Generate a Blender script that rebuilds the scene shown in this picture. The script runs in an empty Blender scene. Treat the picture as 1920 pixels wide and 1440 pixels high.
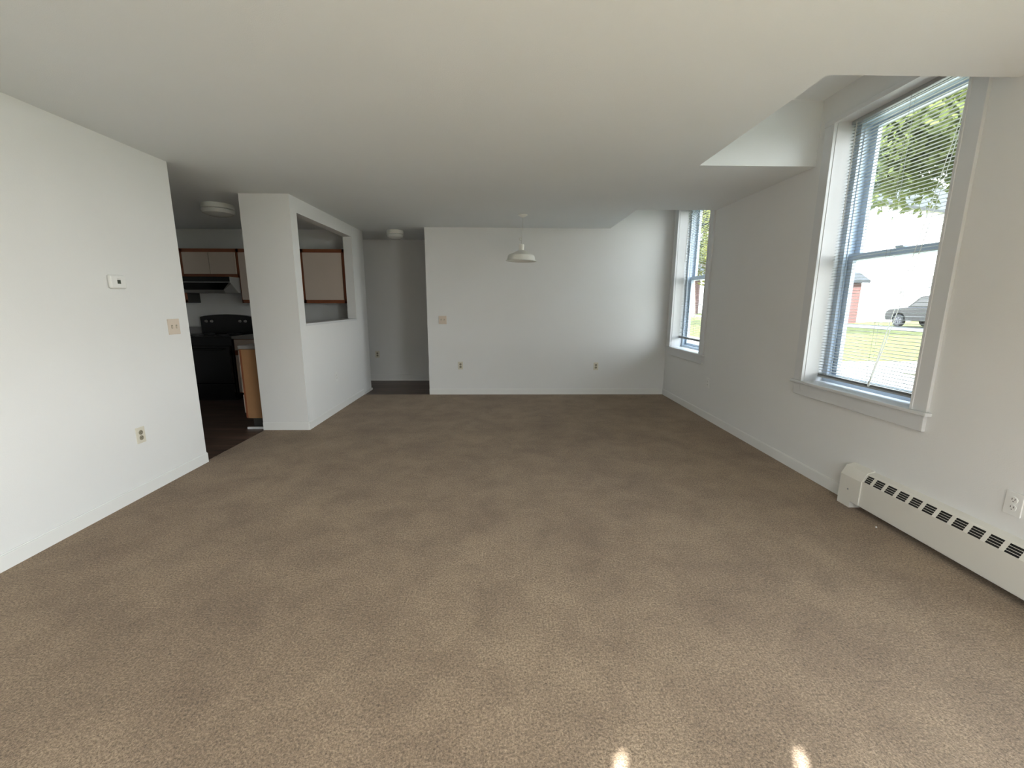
import bpy, bmesh, math, random
from mathutils import Vector, Matrix
random.seed(7)
S = bpy.context.scene
COL = S.collection
PI = math.pi

# ------------------------------------------------------------------ camera
F, PITCH, YAW, ROLL, CAMZ = 794.4552, 0.1875, 0.0192, 0.0030, 1.3722
cd = bpy.data.cameras.new('camera'); cam = bpy.data.objects.new('camera', cd); COL.objects.link(cam)
cd.sensor_fit = 'HORIZONTAL'; cd.sensor_width = 36.0; cd.lens = F / 1920 * 36.0
cd.clip_start = 0.02; cd.clip_end = 500
fw = Vector((math.sin(YAW) * math.cos(PITCH), math.cos(YAW) * math.cos(PITCH), -math.sin(PITCH)))
rt = Vector((math.cos(YAW), -math.sin(YAW), 0)); up = rt.cross(fw)
r2 = rt * math.cos(ROLL) + up * math.sin(ROLL); u2 = -rt * math.sin(ROLL) + up * math.cos(ROLL)
cam.matrix_world = Matrix(((r2.x, u2.x, -fw.x, 0), (r2.y, u2.y, -fw.y, 0), (r2.z, u2.z, -fw.z, CAMZ), (0, 0, 0, 1)))
S.camera = cam

# ------------------------------------------------------------------ view, sky, sun
S.view_settings.view_transform = 'Standard'; S.view_settings.look = 'None'
S.view_settings.gamma = 1; S.view_settings.use_curve_mapping = False
S.view_settings.exposure = 0.33
SKY = 9.5
SUN = 33.0
w = bpy.data.worlds.new('sky'); S.world = w; w.use_nodes = True
nt = w.node_tree; nt.nodes.clear()
tc = nt.nodes.new('ShaderNodeTexCoord'); sx = nt.nodes.new('ShaderNodeSeparateXYZ')
cr = nt.nodes.new('ShaderNodeValToRGB'); bg = nt.nodes.new('ShaderNodeBackground'); wo = nt.nodes.new('ShaderNodeOutputWorld')
nt.links.new(tc.outputs['Generated'], sx.inputs[0]); nt.links.new(sx.outputs['Z'], cr.inputs['Fac'])
cr.color_ramp.elements[0].position = 0.0; cr.color_ramp.elements[0].color = (1.0, 0.99, 0.96, 1)
cr.color_ramp.elements[1].position = 0.8; cr.color_ramp.elements[1].color = (0.70, 0.84, 1.0, 1)
nt.links.new(cr.outputs['Color'], bg.inputs['Color']); bg.inputs['Strength'].default_value = SKY
nt.links.new(bg.outputs[0], wo.inputs[0])

SUN_AZ = math.radians(25); SUN_K = 1.242            # metres travelled in +Y per metre of fall
SUN_EL = math.atan(math.cos(SUN_AZ) / SUN_K)
sl = bpy.data.lights.new('sun', 'SUN'); sl.energy = SUN; sl.angle = math.radians(0.53); sl.color = (0.96, 1.0, 1.0)
so = bpy.data.objects.new('sun', sl); COL.objects.link(so)
sd = Vector((math.sin(SUN_AZ) * math.cos(SUN_EL), math.cos(SUN_AZ) * math.cos(SUN_EL), -math.sin(SUN_EL)))
so.rotation_euler = sd.to_track_quat('-Z', 'Y').to_euler(); so.location = (-5, -10, 12)

# room numbers (metres)
XL, YL = -2.604, 3.58            # left wall face, where it ends
XP1, XP2, YP, YE = -2.639, -2.144, 4.532, 6.766
XB, YB, YH = -1.1385, 6.381, 7.618
XR, XN = 2.457, 1.5315
H, HR = 2.44, 2.91
YREAR = -1.6
RX0, RX1, RZ0, RZ1 = -1.10, 2.30, 0.55, 2.31
WIN = [(2.425, 3.375), (5.235, 6.185)]
SIDE = (-1.45, 0.80, 0.55, 2.62)     # side window beside the camera, unseen, widened to brighten the room
NOTCH = [(2.214, 3.554), (5.143, YB), (-1.58, 1.03)]
WZ0, WZ1 = 0.76, 2.70
XO = XR + 0.238                   # outside face of right wall

def portal(name, loc, rot, sxx, syy):
    l = bpy.data.lights.new(name, 'AREA'); l.shape = 'RECTANGLE'; l.size = sxx; l.size_y = syy
    l.cycles.is_portal = True
    o = bpy.data.objects.new(name, l); COL.objects.link(o); o.location = loc; o.rotation_euler = rot
for (a, b) in WIN:
    portal('window_portal', (XO + 0.02, (a + b) / 2, (WZ0 + WZ1) / 2), (0, PI / 2, 0), WZ1 - WZ0, b - a)
portal('window_portal', (XO + 0.02, (SIDE[0] + SIDE[1]) / 2, (SIDE[2] + SIDE[3]) / 2), (0, PI / 2, 0), SIDE[3] - SIDE[2], SIDE[1] - SIDE[0])
portal('window_portal', ((RX0 + RX1) / 2, YREAR - 0.22, (RZ0 + RZ1) / 2), (PI / 2, 0, 0), RX1 - RX0, RZ1 - RZ0)

# ------------------------------------------------------------------ materials
def mat(name, col, rough=0.5, metal=0.0, spec=0.5, var=0.0, vscale=8, bump=0.0, bscale=60, bdist=0.002, col2=None):
    m = bpy.data.materials.new(name); m.use_nodes = True; n = m.node_tree; b = n.nodes['Principled BSDF']
    b.inputs['Base Color'].default_value = (*col, 1); b.inputs['Roughness'].default_value = rough
    b.inputs['Metallic'].default_value = metal; b.inputs['Specular IOR Level'].default_value = spec
    t = n.nodes.new('ShaderNodeTexCoord')
    if var or col2:
        no = n.nodes.new('ShaderNodeTexNoise'); no.inputs['Scale'].default_value = vscale; no.inputs['Detail'].default_value = 4
        n.links.new(t.outputs['Object'], no.inputs['Vector'])
        mx = n.nodes.new('ShaderNodeMix'); mx.data_type = 'RGBA'
        c2 = col2 or tuple(c * (1 - var) for c in col)
        mx.inputs['A'].default_value = (*col, 1); mx.inputs['B'].default_value = (*c2, 1)
        n.links.new(no.outputs['Fac'], mx.inputs['Factor']); n.links.new(mx.outputs['Result'], b.inputs['Base Color'])
    if bump:
        n2 = n.nodes.new('ShaderNodeTexNoise'); n2.inputs['Scale'].default_value = bscale; n2.inputs['Detail'].default_value = 3
        n.links.new(t.outputs['Object'], n2.inputs['Vector'])
        bu = n.nodes.new('ShaderNodeBump'); bu.inputs['Strength'].default_value = bump; bu.inputs['Distance'].default_value = bdist
        n.links.new(n2.outputs['Fac'], bu.inputs['Height']); n.links.new(bu.outputs['Normal'], b.inputs['Normal'])
    return m

M = {}
M['wall'] = mat('painted_wall', (0.80, 0.80, 0.79), 0.75, var=0.03, vscale=3, bump=0.35, bscale=170, bdist=0.0015)
M['ceiling'] = mat('painted_ceiling', (0.83, 0.86, 0.87), 0.9, spec=0.2, var=0.05, vscale=1.5, bump=0.4, bscale=200, bdist=0.002)
M['base'] = mat('baseboard_paint', (0.82, 0.82, 0.80), 0.45, var=0.02)
M['trim'] = mat('window_trim_paint', (0.71, 0.72, 0.73), 0.35, var=0.02)
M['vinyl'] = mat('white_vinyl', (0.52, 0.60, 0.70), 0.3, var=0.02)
M['slat'] = mat('blind_slat', (0.36, 0.37, 0.37), 0.4, var=0.02)  # white blind toned grey, its backlit darkness put into the colour
M['almond'] = mat('almond_plastic', (0.70, 0.60, 0.50), 0.35, var=0.02)
M['ivory'] = mat('ivory_plastic', (0.72, 0.68, 0.57), 0.35, var=0.02)
M['ivory_dark'] = mat('ivory_receptacle', (0.30, 0.27, 0.20), 0.4, var=0.02)
M['white_plastic'] = mat('white_plastic', (0.82, 0.82, 0.80), 0.35, var=0.02)
M['slot'] = mat('dark_slot', (0.012, 0.012, 0.012), 0.5, var=0.1)
M['screen'] = mat('lcd_screen', (0.06, 0.07, 0.055), 0.2, var=0.1)
M['heater'] = mat('heater_enamel', (0.74, 0.715, 0.65), 0.4, var=0.03, vscale=4)
M['black'] = mat('black_enamel', (0.008, 0.008, 0.009), 0.25, var=0.1)
M['steel'] = mat('steel_edge', (0.35, 0.35, 0.36), 0.35, metal=0.6, var=0.1)
M['grey_metal'] = mat('hood_grey', (0.30, 0.29, 0.28), 0.5, var=0.1)
M['hoodside'] = mat('hood_panel', (0.55, 0.55, 0.54), 0.4, var=0.05)
M['oak'] = mat('oak_trim', (0.33, 0.11, 0.05), 0.4, var=0.35, vscale=14)
M['panel'] = mat('oak_side_panel', (0.46, 0.25, 0.12), 0.5, var=0.2, vscale=10)
M['door'] = mat('laminate_door', (0.66, 0.56, 0.48), 0.4, var=0.04)
M['counter'] = mat('laminate_counter', (0.32, 0.31, 0.30), 0.4, var=0.15, vscale=40)
M['kick'] = mat('toe_kick', (0.05, 0.05, 0.045), 0.6, var=0.1)
M['lampwhite'] = mat('lamp_white_enamel', (0.80, 0.79, 0.73), 0.3, var=0.02)
M['opal'] = mat('opal_glass', (0.70, 0.70, 0.67), 0.15, var=0.03)
M['cord'] = mat('cord_grey', (0.55, 0.54, 0.50), 0.5, var=0.05)

def glass():
    m = bpy.data.materials.new('window_glass'); m.use_nodes = True; n = m.node_tree; n.nodes.clear()
    o = n.nodes.new('ShaderNodeOutputMaterial'); a = n.nodes.new('ShaderNodeBsdfTransparent'); g = n.nodes.new('ShaderNodeBsdfGlossy')
    a.inputs['Color'].default_value = (0.96, 0.98, 0.98, 1); g.inputs['Roughness'].default_value = 0.02
    x = n.nodes.new('ShaderNodeMixShader'); x.inputs[0].default_value = 0.05
    n.links.new(a.outputs[0], x.inputs[1]); n.links.new(g.outputs[0], x.inputs[2]); n.links.new(x.outputs[0], o.inputs[0]); return m
M['glass'] = glass()

def cordmat():
    m = bpy.data.materials.new('translucent_cord'); m.use_nodes = True; n = m.node_tree; n.nodes.clear()
    o = n.nodes.new('ShaderNodeOutputMaterial'); a = n.nodes.new('ShaderNodeBsdfTranslucent'); g = n.nodes.new('ShaderNodeBsdfDiffuse')
    a.inputs[0].default_value = (0.9, 0.9, 0.88, 1); g.inputs[0].default_value = (0.9, 0.9, 0.88, 1)
    x = n.nodes.new('ShaderNodeMixShader'); x.inputs[0].default_value = 0.6
    n.links.new(g.outputs[0], x.inputs[1]); n.links.new(a.outputs[0], x.inputs[2]); n.links.new(x.outputs[0], o.inputs[0]); return m
M['cordwhite'] = cordmat()
def carpet():
    m = bpy.data.materials.new('brown_carpet'); m.use_nodes = True; n = m.node_tree; b = n.nodes['Principled BSDF']
    b.inputs['Roughness'].default_value = 1; b.inputs['Specular IOR Level'].default_value = 0.05
    b.inputs['Sheen Weight'].default_value = 0.15; b.inputs['Sheen Roughness'].default_value = 0.6
    t = n.nodes.new('ShaderNodeTexCoord')
    def noise(s, d, r=0.5, dist=0):
        q = n.nodes.new('ShaderNodeTexNoise'); q.inputs['Scale'].default_value = s; q.inputs['Detail'].default_value = d
        q.inputs['Roughness'].default_value = r; q.inputs['Distortion'].default_value = dist
        n.links.new(t.outputs['Object'], q.inputs['Vector']); return q
    def ramp(src, p0, c0, p1, c1):
        r = n.nodes.new('ShaderNodeValToRGB'); e = r.color_ramp.elements
        e[0].position = p0; e[0].color = (*c0, 1); e[1].position = p1; e[1].color = (*c1, 1)
        n.links.new(src.outputs['Fac'], r.inputs['Fac']); return r
    def mul(a, bb, f=1):
        x = n.nodes.new('ShaderNodeMix'); x.data_type = 'RGBA'; x.blend_type = 'MULTIPLY'; x.inputs['Factor'].default_value = f
        n.links.new(a, x.inputs['A']); n.links.new(bb, x.inputs['B']); return x.outputs['Result']
    fib = ramp(noise(120, 6, 0.85), 0.36, (0.096, 0.065, 0.039), 0.64, (0.53, 0.385, 0.258))
    tuft = ramp(noise(55, 5, 0.75), 0.30, (0.74, 0.73, 0.72), 0.68, (1.10, 1.10, 1.10))
    blot = ramp(noise(3.2, 6, 0.7, 0.3), 0.34, (0.80, 0.78, 0.77), 0.62, (1.08, 1.08, 1.07))
    big = ramp(noise(0.9, 4, 0.55, 0.3), 0.36, (0.88, 0.86, 0.85), 0.62, (1.04, 1.04, 1.03))
    c = mul(fib.outputs[0], tuft.outputs[0]); c = mul(c, blot.outputs[0]); c = mul(c, big.outputs[0])
    n.links.new(c, b.inputs['Base Color'])
    h = noise(200, 3, 0.7); bu = n.nodes.new('ShaderNodeBump'); bu.inputs['Strength'].default_value = 0.8; bu.inputs['Distance'].default_value = 0.006
    n.links.new(h.outputs['Fac'], bu.inputs['Height']); n.links.new(bu.outputs['Normal'], b.inputs['Normal'])
    return m
M['carpet'] = carpet()

def laminate():
    m = bpy.data.materials.new('dark_laminate'); m.use_nodes = True; n = m.node_tree; b = n.nodes['Principled BSDF']
    b.inputs['Roughness'].default_value = 0.4
    t = n.nodes.new('ShaderNodeTexCoord'); mp = n.nodes.new('ShaderNodeMapping'); mp.inputs['Scale'].default_value = (1.2, 22, 1)
    q = n.nodes.new('ShaderNodeTexNoise'); q.inputs['Scale'].default_value = 1.5; q.inputs['Detail'].default_value = 4
    n.links.new(t.outputs['Object'], mp.inputs['Vector']); n.links.new(mp.outputs[0], q.inputs['Vector'])
    r = n.nodes.new('ShaderNodeValToRGB'); e = r.color_ramp.elements
    e[0].position = 0.3; e[0].color = (0.022, 0.013, 0.010, 1); e[1].position = 0.72; e[1].color = (0.19, 0.12, 0.09, 1)
    n.links.new(q.outputs['Fac'], r.inputs['Fac'])
    br = n.nodes.new('ShaderNodeTexBrick'); br.inputs['Scale'].default_value = 1; br.inputs['Brick Width'].default_value = 1.2
    br.inputs['Row Height'].default_value = 0.15; br.inputs['Mortar Size'].default_value = 0.0025
    br.inputs['Color1'].default_value = (1, 1, 1, 1); br.inputs['Color2'].default_value = (0.7, 0.65, 0.6, 1); br.inputs['Mortar'].default_value = (0.1, 0.1, 0.1, 1)
    n.links.new(t.outputs['Object'], br.inputs['Vector'])
    x = n.nodes.new('ShaderNodeMix'); x.data_type = 'RGBA'; x.blend_type = 'MULTIPLY'; x.inputs['Factor'].default_value = 1
    n.links.new(r.outputs[0], x.inputs['A']); n.links.new(br.outputs['Color'], x.inputs['B']); n.links.new(x.outputs['Result'], b.inputs['Base Color'])
    return m
M['laminate'] = laminate()

# ------------------------------------------------------------------ mesh helpers
class MB:
    def __init__(s): s.bm = bmesh.new()
    def box(s, a, b):
        x0, x1 = sorted((a[0], b[0])); y0, y1 = sorted((a[1], b[1])); z0, z1 = sorted((a[2], b[2]))
        v = [s.bm.verts.new(p) for p in ((x0, y0, z0), (x1, y0, z0), (x1, y1, z0), (x0, y1, z0), (x0, y0, z1), (x1, y0, z1), (x1, y1, z1), (x0, y1, z1))]
        for f in ((0, 3, 2, 1), (4, 5, 6, 7), (0, 1, 5, 4), (1, 2, 6, 5), (2, 3, 7, 6), (3, 0, 4, 7)): s.bm.faces.new([v[i] for i in f])
        return s
    def prism(s, poly, axis, a, b):
        """poly of 2D points extruded along axis (0:x -> pts are (y,z); 1:y -> (x,z); 2:z -> (x,y))"""
        def p3(p, t): return {0: (t, p[0], p[1]), 1: (p[0], t, p[1]), 2: (p[0], p[1], t)}[axis]
        va = [s.bm.verts.new(p3(p, a)) for p in poly]; vb = [s.bm.verts.new(p3(p, b)) for p in poly]; n = len(poly)
        s.bm.faces.new(va[::-1]); s.bm.faces.new(vb)
        for i in range(n): s.bm.faces.new((va[i], va[(i + 1) % n], vb[(i + 1) % n], vb[i]))
        bmesh.ops.recalc_face_normals(s.bm, faces=s.bm.faces); return s
    def lathe(s, prof, c=(0, 0, 0), n=32, mtx=None):
        rings = []
        for r, z in prof:
            rings.append([s.bm.verts.new((r * math.cos(2 * PI * i / n) , r * math.sin(2 * PI * i / n), z)) for i in range(n)] if r > 1e-6 else [s.bm.verts.new((0, 0, z))])
        nv = [v for r in rings for v in r]
        for A, B in zip(rings, rings[1:]):
            for i in range(n):
                j = (i + 1) % n
                if len(A) == 1 and len(B) == 1: continue
                if len(A) == 1: s.bm.faces.new((A[0], B[j], B[i]))
                elif len(B) == 1: s.bm.faces.new((A[i], A[j], B[0]))
                else: s.bm.faces.new((A[i], A[j], B[j], B[i]))
        T = Matrix.Translation(c) @ (mtx or Matrix())
        bmesh.ops.transform(s.bm, matrix=T, verts=nv); return s
    def tube(s, pts, r, n=8):
        pts = [Vector(p) for p in pts]; rings = []
        for i, p in enumerate(pts):
            d = (pts[min(i + 1, len(pts) - 1)] - pts[max(i - 1, 0)]).normalized()
            u = d.orthogonal().normalized() if i == 0 else (u - d * u.dot(d)).normalized(); q = d.cross(u)
            rr = r[i] if isinstance(r, (list, tuple)) else r
            rings.append([s.bm.verts.new(p + (u * math.cos(2 * PI * k / n) + q * math.sin(2 * PI * k / n)) * rr) for k in range(n)])
        for A, B in zip(rings, rings[1:]):
            for i in range(n): s.bm.faces.new((A[i], A[(i + 1) % n], B[(i + 1) % n], B[i]))
        s.bm.faces.new(rings[0][::-1]); s.bm.faces.new(rings[-1]); return s
    def bevel(s, w, seg=2):
        bmesh.ops.bevel(s.bm, geom=[e for e in s.bm.edges], offset=w, segments=seg, affect='EDGES', profile=0.5); return s
    def build(s, name, m, parent=None, smooth=False):
        me = bpy.data.meshes.new(name)
        if parent is not None: bmesh.ops.translate(s.bm, verts=s.bm.verts, vec=-origin(parent))
        bmesh.ops.recalc_face_normals(s.bm, faces=s.bm.faces)
        if smooth:
            for f in s.bm.faces: f.smooth = True
            for e in s.bm.edges:
                if len(e.link_faces) == 2 and e.calc_face_angle() > 0.6: e.smooth = False
        s.bm.to_mesh(me); s.bm.free(); me.materials.append(m)
        o = bpy.data.objects.new(name, me); COL.objects.link(o)
        if parent is not None: o.parent = parent
        return o
def origin(o):
    v = Vector(o.location)
    while o.parent: o = o.parent; v += Vector(o.location)
    return v
def tag(o, label, cat, group=None, kind=None):
    o['label'] = label; o['category'] = cat
    if group: o['group'] = group
    if kind: o['kind'] = kind
    return o
def thing(name, loc, label, cat, group=None):
    o = bpy.data.objects.new(name, None); o.empty_display_size = 0.05; COL.objects.link(o); o.location = loc
    return tag(o, label, cat, group)
def struct(name, mb, m, label=None, smooth=False):
    o = mb.build(name, m, smooth=smooth); o['kind'] = 'structure'
    if label: o['label'] = label
    return o
def B(a, b, bev=0): 
    m = MB().box(a, b)
    if bev: m.bevel(bev)
    return m

# ------------------------------------------------------------------ room shell
f = MB(); f.box((XL - 0.02, YREAR - 0.2, -0.10), (XR, YB, 0.0))
struct('floor', f, M['carpet'], 'worn brown wall to wall carpet')
k = MB(); k.box((-5.4, 2.3, -0.10), (XL - 0.02, 6.66, -0.004)); 
struct('floor_kitchen', k, M['laminate'], 'dark wood laminate floor in the kitchen')
k = MB(); k.box((-4.2, YE - 0.005, -0.10), (1.3, 7.74, -0.004)).box((XP2 - 0.05, YB, -0.10), (1.3, YE - 0.005, -0.004))
struct('floor_hall', k, M['laminate'], 'dark wood laminate floor in the hallway')

c = MB()
c.box((-5.4, YREAR - 0.2, H), (XN, 7.75, HR))
ys = [YREAR - 0.2, NOTCH[2][0], NOTCH[2][1], NOTCH[0][0], NOTCH[0][1], NOTCH[1][0]]
for a, b in ((ys[0], ys[1]), (ys[2], ys[3]), (ys[4], ys[5])): c.box((XN, a, H), (XR, b, HR))
c.box((-5.4, YREAR - 0.2, HR), (XO, 7.75, HR + 0.12))
struct('ceiling', c, M['ceiling'], 'low textured ceiling with recesses cut around the windows')

TOP = HR
struct('wall_left', B((XL - 0.12, YREAR, 0), (XL, YL, H)), M['wall'])
wr = MB(); prev = YREAR - 0.2
for a, b, z0, z1 in [SIDE] + [(a, b, WZ0 - 0.02, WZ1) for a, b in WIN]:
    wr.box((XR, prev, -0.1), (XO, a, TOP)); wr.box((XR, a, -0.1), (XO, b, z0)); wr.box((XR, a, z1), (XO, b, TOP)); prev = b
wr.box((XR, prev, -0.1), (XO, 7.75, TOP))
struct('wall_right', wr, M['wall'])
struct('wall_back', MB().box((XB, YB, -0.004), (XR, YB + 0.12, H)).box((XN, YB, H), (XR, YB + 0.12, TOP)), M['wall'])
# partition: stub wall facing the room and half wall with a pass-through
PT0, PT1, PZ0, PZ1 = 4.672, 6.275, 1.15, 2.288
XW = XP2 - 0.121
p = MB()
p.box((XP1, YP, 0), (XP2, PT0, H))
p.box((XW, PT0, 0), (XP2, PT1, PZ0 - 0.02)); p.box((XW, PT0, PZ1), (XP2, PT1, H)); p.box((XW, PT1, 0), (XP2, YE, H))
struct('wall_partition', p, M['wall'], 'white partition wall with a square pass-through to the kitchen')
s = B((XW - 0.012, PT0, PZ0 - 0.02), (XP2 + 0.012, PT1, PZ0 + 0.004), 0.003)
struct('trim_1', s, M['trim'], 'thin white ledge of the pass-through')
kw = MB().box((-5.4, 6.64, 0), (XW, YE, H)); struct('wall_kitchen', kw, M['wall'])
struct('wall_kitchen_left', MB().box((-5.4, 2.3, 0), (-5.28, 6.64, H)).box((-5.28, 2.3, 0), (XL - 0.12, 2.42, H)), M['wall'])
struct('wall_hall', MB().box((-4.2, YH, 0), (1.3, YH + 0.12, H)), M['wall'])
struct('wall_hall_left', B((-4.2, YE, 0), (-4.1, YH, H)), M['wall'])
struct('wall_hall_right', B((1.2, YB + 0.12, 0), (1.3, YH, H)), M['wall'])
# unseen side window beside the camera, enlarged to let in more light
_a, _b, _c, _d = SIDE
x0, x1 = XR + 0.10, XR + 0.16
m = MB().box((x0, _a, _c), (x1, _a + .05, _d)).box((x0, _b - .05, _c), (x1, _b, _d)).box((x0, _a, _c), (x1, _b, _c + .05)).box((x0, _a, _d - .05), (x1, _b, _d)).box((x0, (_a + _b) / 2 - .03, _c), (x1, (_a + _b) / 2 + .03, _d))
w3 = struct('window_3', m, M['trim'], 'unseen window in the right wall beside the viewer, widened for more light')
MB().box((XR + .128, _a + .04, _c + .04), (XR + .132, _b - .04, _d - .04)).build('glass_pane', M['glass'], w3)
# rear wall, behind the camera, with a wide window
q = MB()
q.box((XL - 0.12, YREAR - 0.2, -0.1), (RX0, YREAR, H)); q.box((RX1, YREAR - 0.2, -0.1), (XR, YREAR, H))
q.box((RX0, YREAR - 0.2, -0.1), (RX1, YREAR, RZ0)); q.box((RX0, YREAR - 0.2, RZ1), (RX1, YREAR, H))
struct('wall_rear', q, M['wall'])
r = MB()
yf = YREAR - 0.12
r.box((RX0, yf, RZ0), (RX0 + 0.05, yf + 0.06, RZ1)); r.box((RX1 - 0.05, yf, RZ0), (RX1, yf + 0.06, RZ1)); r.box((RX0, yf, RZ0), (RX1, yf + 0.06, RZ0 + 0.06))
for xm in (0.6,): r.box((xm - 0.03, yf, RZ0), (xm + 0.03, yf + 0.06, 1.98))
w4 = struct('window_4', r, M['trim'], 'wide window in the wall behind the viewer')
# unseen panels added at the window top; gaps shape two carpet sun spots
ZS = 1.94
SX = math.tan(SUN_AZ) * SUN_K   # shift in +X per metre of fall
G = [0.365 - SX * 2.158, 0.921 - SX * 2.158]
vb = MB(); xs = [RX0] + [v for g in G for v in (g - 0.019, g + 0.019)] + [RX1]
for i in range(0, len(xs), 2): vb.box((xs[i], YREAR - 0.02, ZS), (xs[i + 1], YREAR - 0.005, RZ1 + 0.02))
vb.build('sun_gap_panels', M['trim'], w4)

# baseboards
def bboard(name, pts, inward, h=0.088, t=0.011, cap=True):
    m = MB()
    for (a, b) in pts:
        x0, y0 = a; x1, y1 = b; nx, ny = inward
        m.box((x0, y0, 0), (x1 + nx * t, y1 + ny * t, h - 0.006)); m.box((x0, y0, h - 0.006), (x1 + nx * t * 0.55, y1 + ny * t * 0.55, h))
    return struct(name, m, M['base'])
bboard('baseboard_left', [((XL, YREAR), (XL, YL))], (1, 0))
bboard('baseboard_right', [((XR, 2.765), (XR, YB))], (-1, 0))
bboard('baseboard_back', [((XB, YB), (XR, YB))], (0, -1))
bboard('baseboard_partition', [((XP2, YP), (XP2, YB))], (1, 0))
bboard('baseboard_stub', [((XP1, YP), (XP2, YP))], (0, -1), t=0.006)
m = MB().box((XP2, YB, 0), (XP2 + 0.02, YE, 0.03)); struct('trim_2', m, M['base'], 'white shoe moulding at the hallway end of the partition')
m = MB().box((-4.1, YH - 0.014, 0), (1.2, YH, 0.10)); struct('baseboard_hall', m, M['wall'])
m = MB().box((-4.1, YH - 0.028, -0.004), (1.2, YH - 0.014, 0.022)); struct('trim_3', m, M['base'], 'white quarter round along the hallway wall')

# ------------------------------------------------------------------ windows
def casement(n, ya, yb, seen):
    cw, ct = 0.095, 0.02
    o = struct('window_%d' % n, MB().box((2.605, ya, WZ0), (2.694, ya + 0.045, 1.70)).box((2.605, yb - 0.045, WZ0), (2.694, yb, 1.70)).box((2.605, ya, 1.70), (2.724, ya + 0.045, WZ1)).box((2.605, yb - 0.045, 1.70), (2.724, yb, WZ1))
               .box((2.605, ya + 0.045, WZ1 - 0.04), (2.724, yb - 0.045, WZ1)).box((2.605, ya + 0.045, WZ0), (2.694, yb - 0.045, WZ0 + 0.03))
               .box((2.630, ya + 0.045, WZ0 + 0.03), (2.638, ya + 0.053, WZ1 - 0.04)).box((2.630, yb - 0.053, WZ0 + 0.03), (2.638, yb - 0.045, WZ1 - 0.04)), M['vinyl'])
    # jamb lining
    MB().box((XR - 0.001, ya, WZ0), (2.605, ya + 0.006, WZ1)).box((XR - 0.001, yb - 0.006, WZ0), (2.605, yb, WZ1)).box((XR - 0.001, ya, WZ1 - 0.008), (2.605, yb, WZ1)).build('jamb_lining', M['trim'], o)
    g = MB()
    for y0, y1 in ((ya - cw, ya + 0.002), (yb - 0.002, yb + cw)):
        g.box((XR - ct, y0, WZ0), (XR, y1, WZ1 + 0.018)) 
    # bead on the inner edge
    for y0, y1 in ((ya - 0.014, ya + 0.004), (yb - 0.004, yb + 0.014)): g.box((XR - ct - 0.006, y0, WZ0), (XR - ct, y1, WZ1 + 0.01))
    g.box((XR - 0.028, ya - cw, WZ1 - 0.018), (XR, yb + cw, WZ1 + 0.016))
    g.bevel(0.0015, 1).build('casing', M['trim'], o)
    B((XR - 0.04, ya - cw - 0.018, WZ0 - 0.022), (2.605, yb + cw + 0.018, WZ0), 0.004).build('window_sill', M['trim'], o)
    B((XR - 0.021, ya - cw + 0.005, 0.643), (XR, yb + cw - 0.015, WZ0 - 0.022), 0.002).build('apron', M['trim'], o)
    # sashes
    def sash(name, x0, x1, z0, z1, st=0.045, bot=0.05, top=0.04):
        a, b = ya + 0.045, yb - 0.045
        m = MB().box((x0, a, z0), (x1, a + st, z1)).box((x0, b - st, z0), (x1, b, z1)).box((x0, a + st, z0), (x1, b - st, z0 + bot)).box((x0, a + st, z1 - top), (x1, b - st, z1))
        m.box((x0 - 0.004, b - st - 0.008, z0 + bot - 0.006), (x0 + 0.004, b - st + 0.002, z1 - top)).box((x0 - 0.004, a + st - 0.002, z0 + bot - 0.006), (x0 + 0.004, a + st + 0.008, z1 - top))
        so_ = m.build(name, M['vinyl'], o)
        xm = (x0 + x1) / 2
        MB().box((xm - 0.002, a + st - 0.005, z0 + bot - 0.005), (xm + 0.002, b - st + 0.005, z1 - top + 0.005)).build('glass_pane', M['glass'], so_)
        return so_
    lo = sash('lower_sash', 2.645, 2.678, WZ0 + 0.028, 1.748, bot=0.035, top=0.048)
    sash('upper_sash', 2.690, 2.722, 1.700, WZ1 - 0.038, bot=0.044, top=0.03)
    B((2.635, (ya + yb) / 2 - 0.03, 1.748), (2.67, (ya + yb) / 2 + 0.03, 1.762), 0.002).build('sash_lock', M['vinyl'], lo)
    return o
for i, (a, b) in enumerate(WIN): casement(i + 1, a, b, True)

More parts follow.
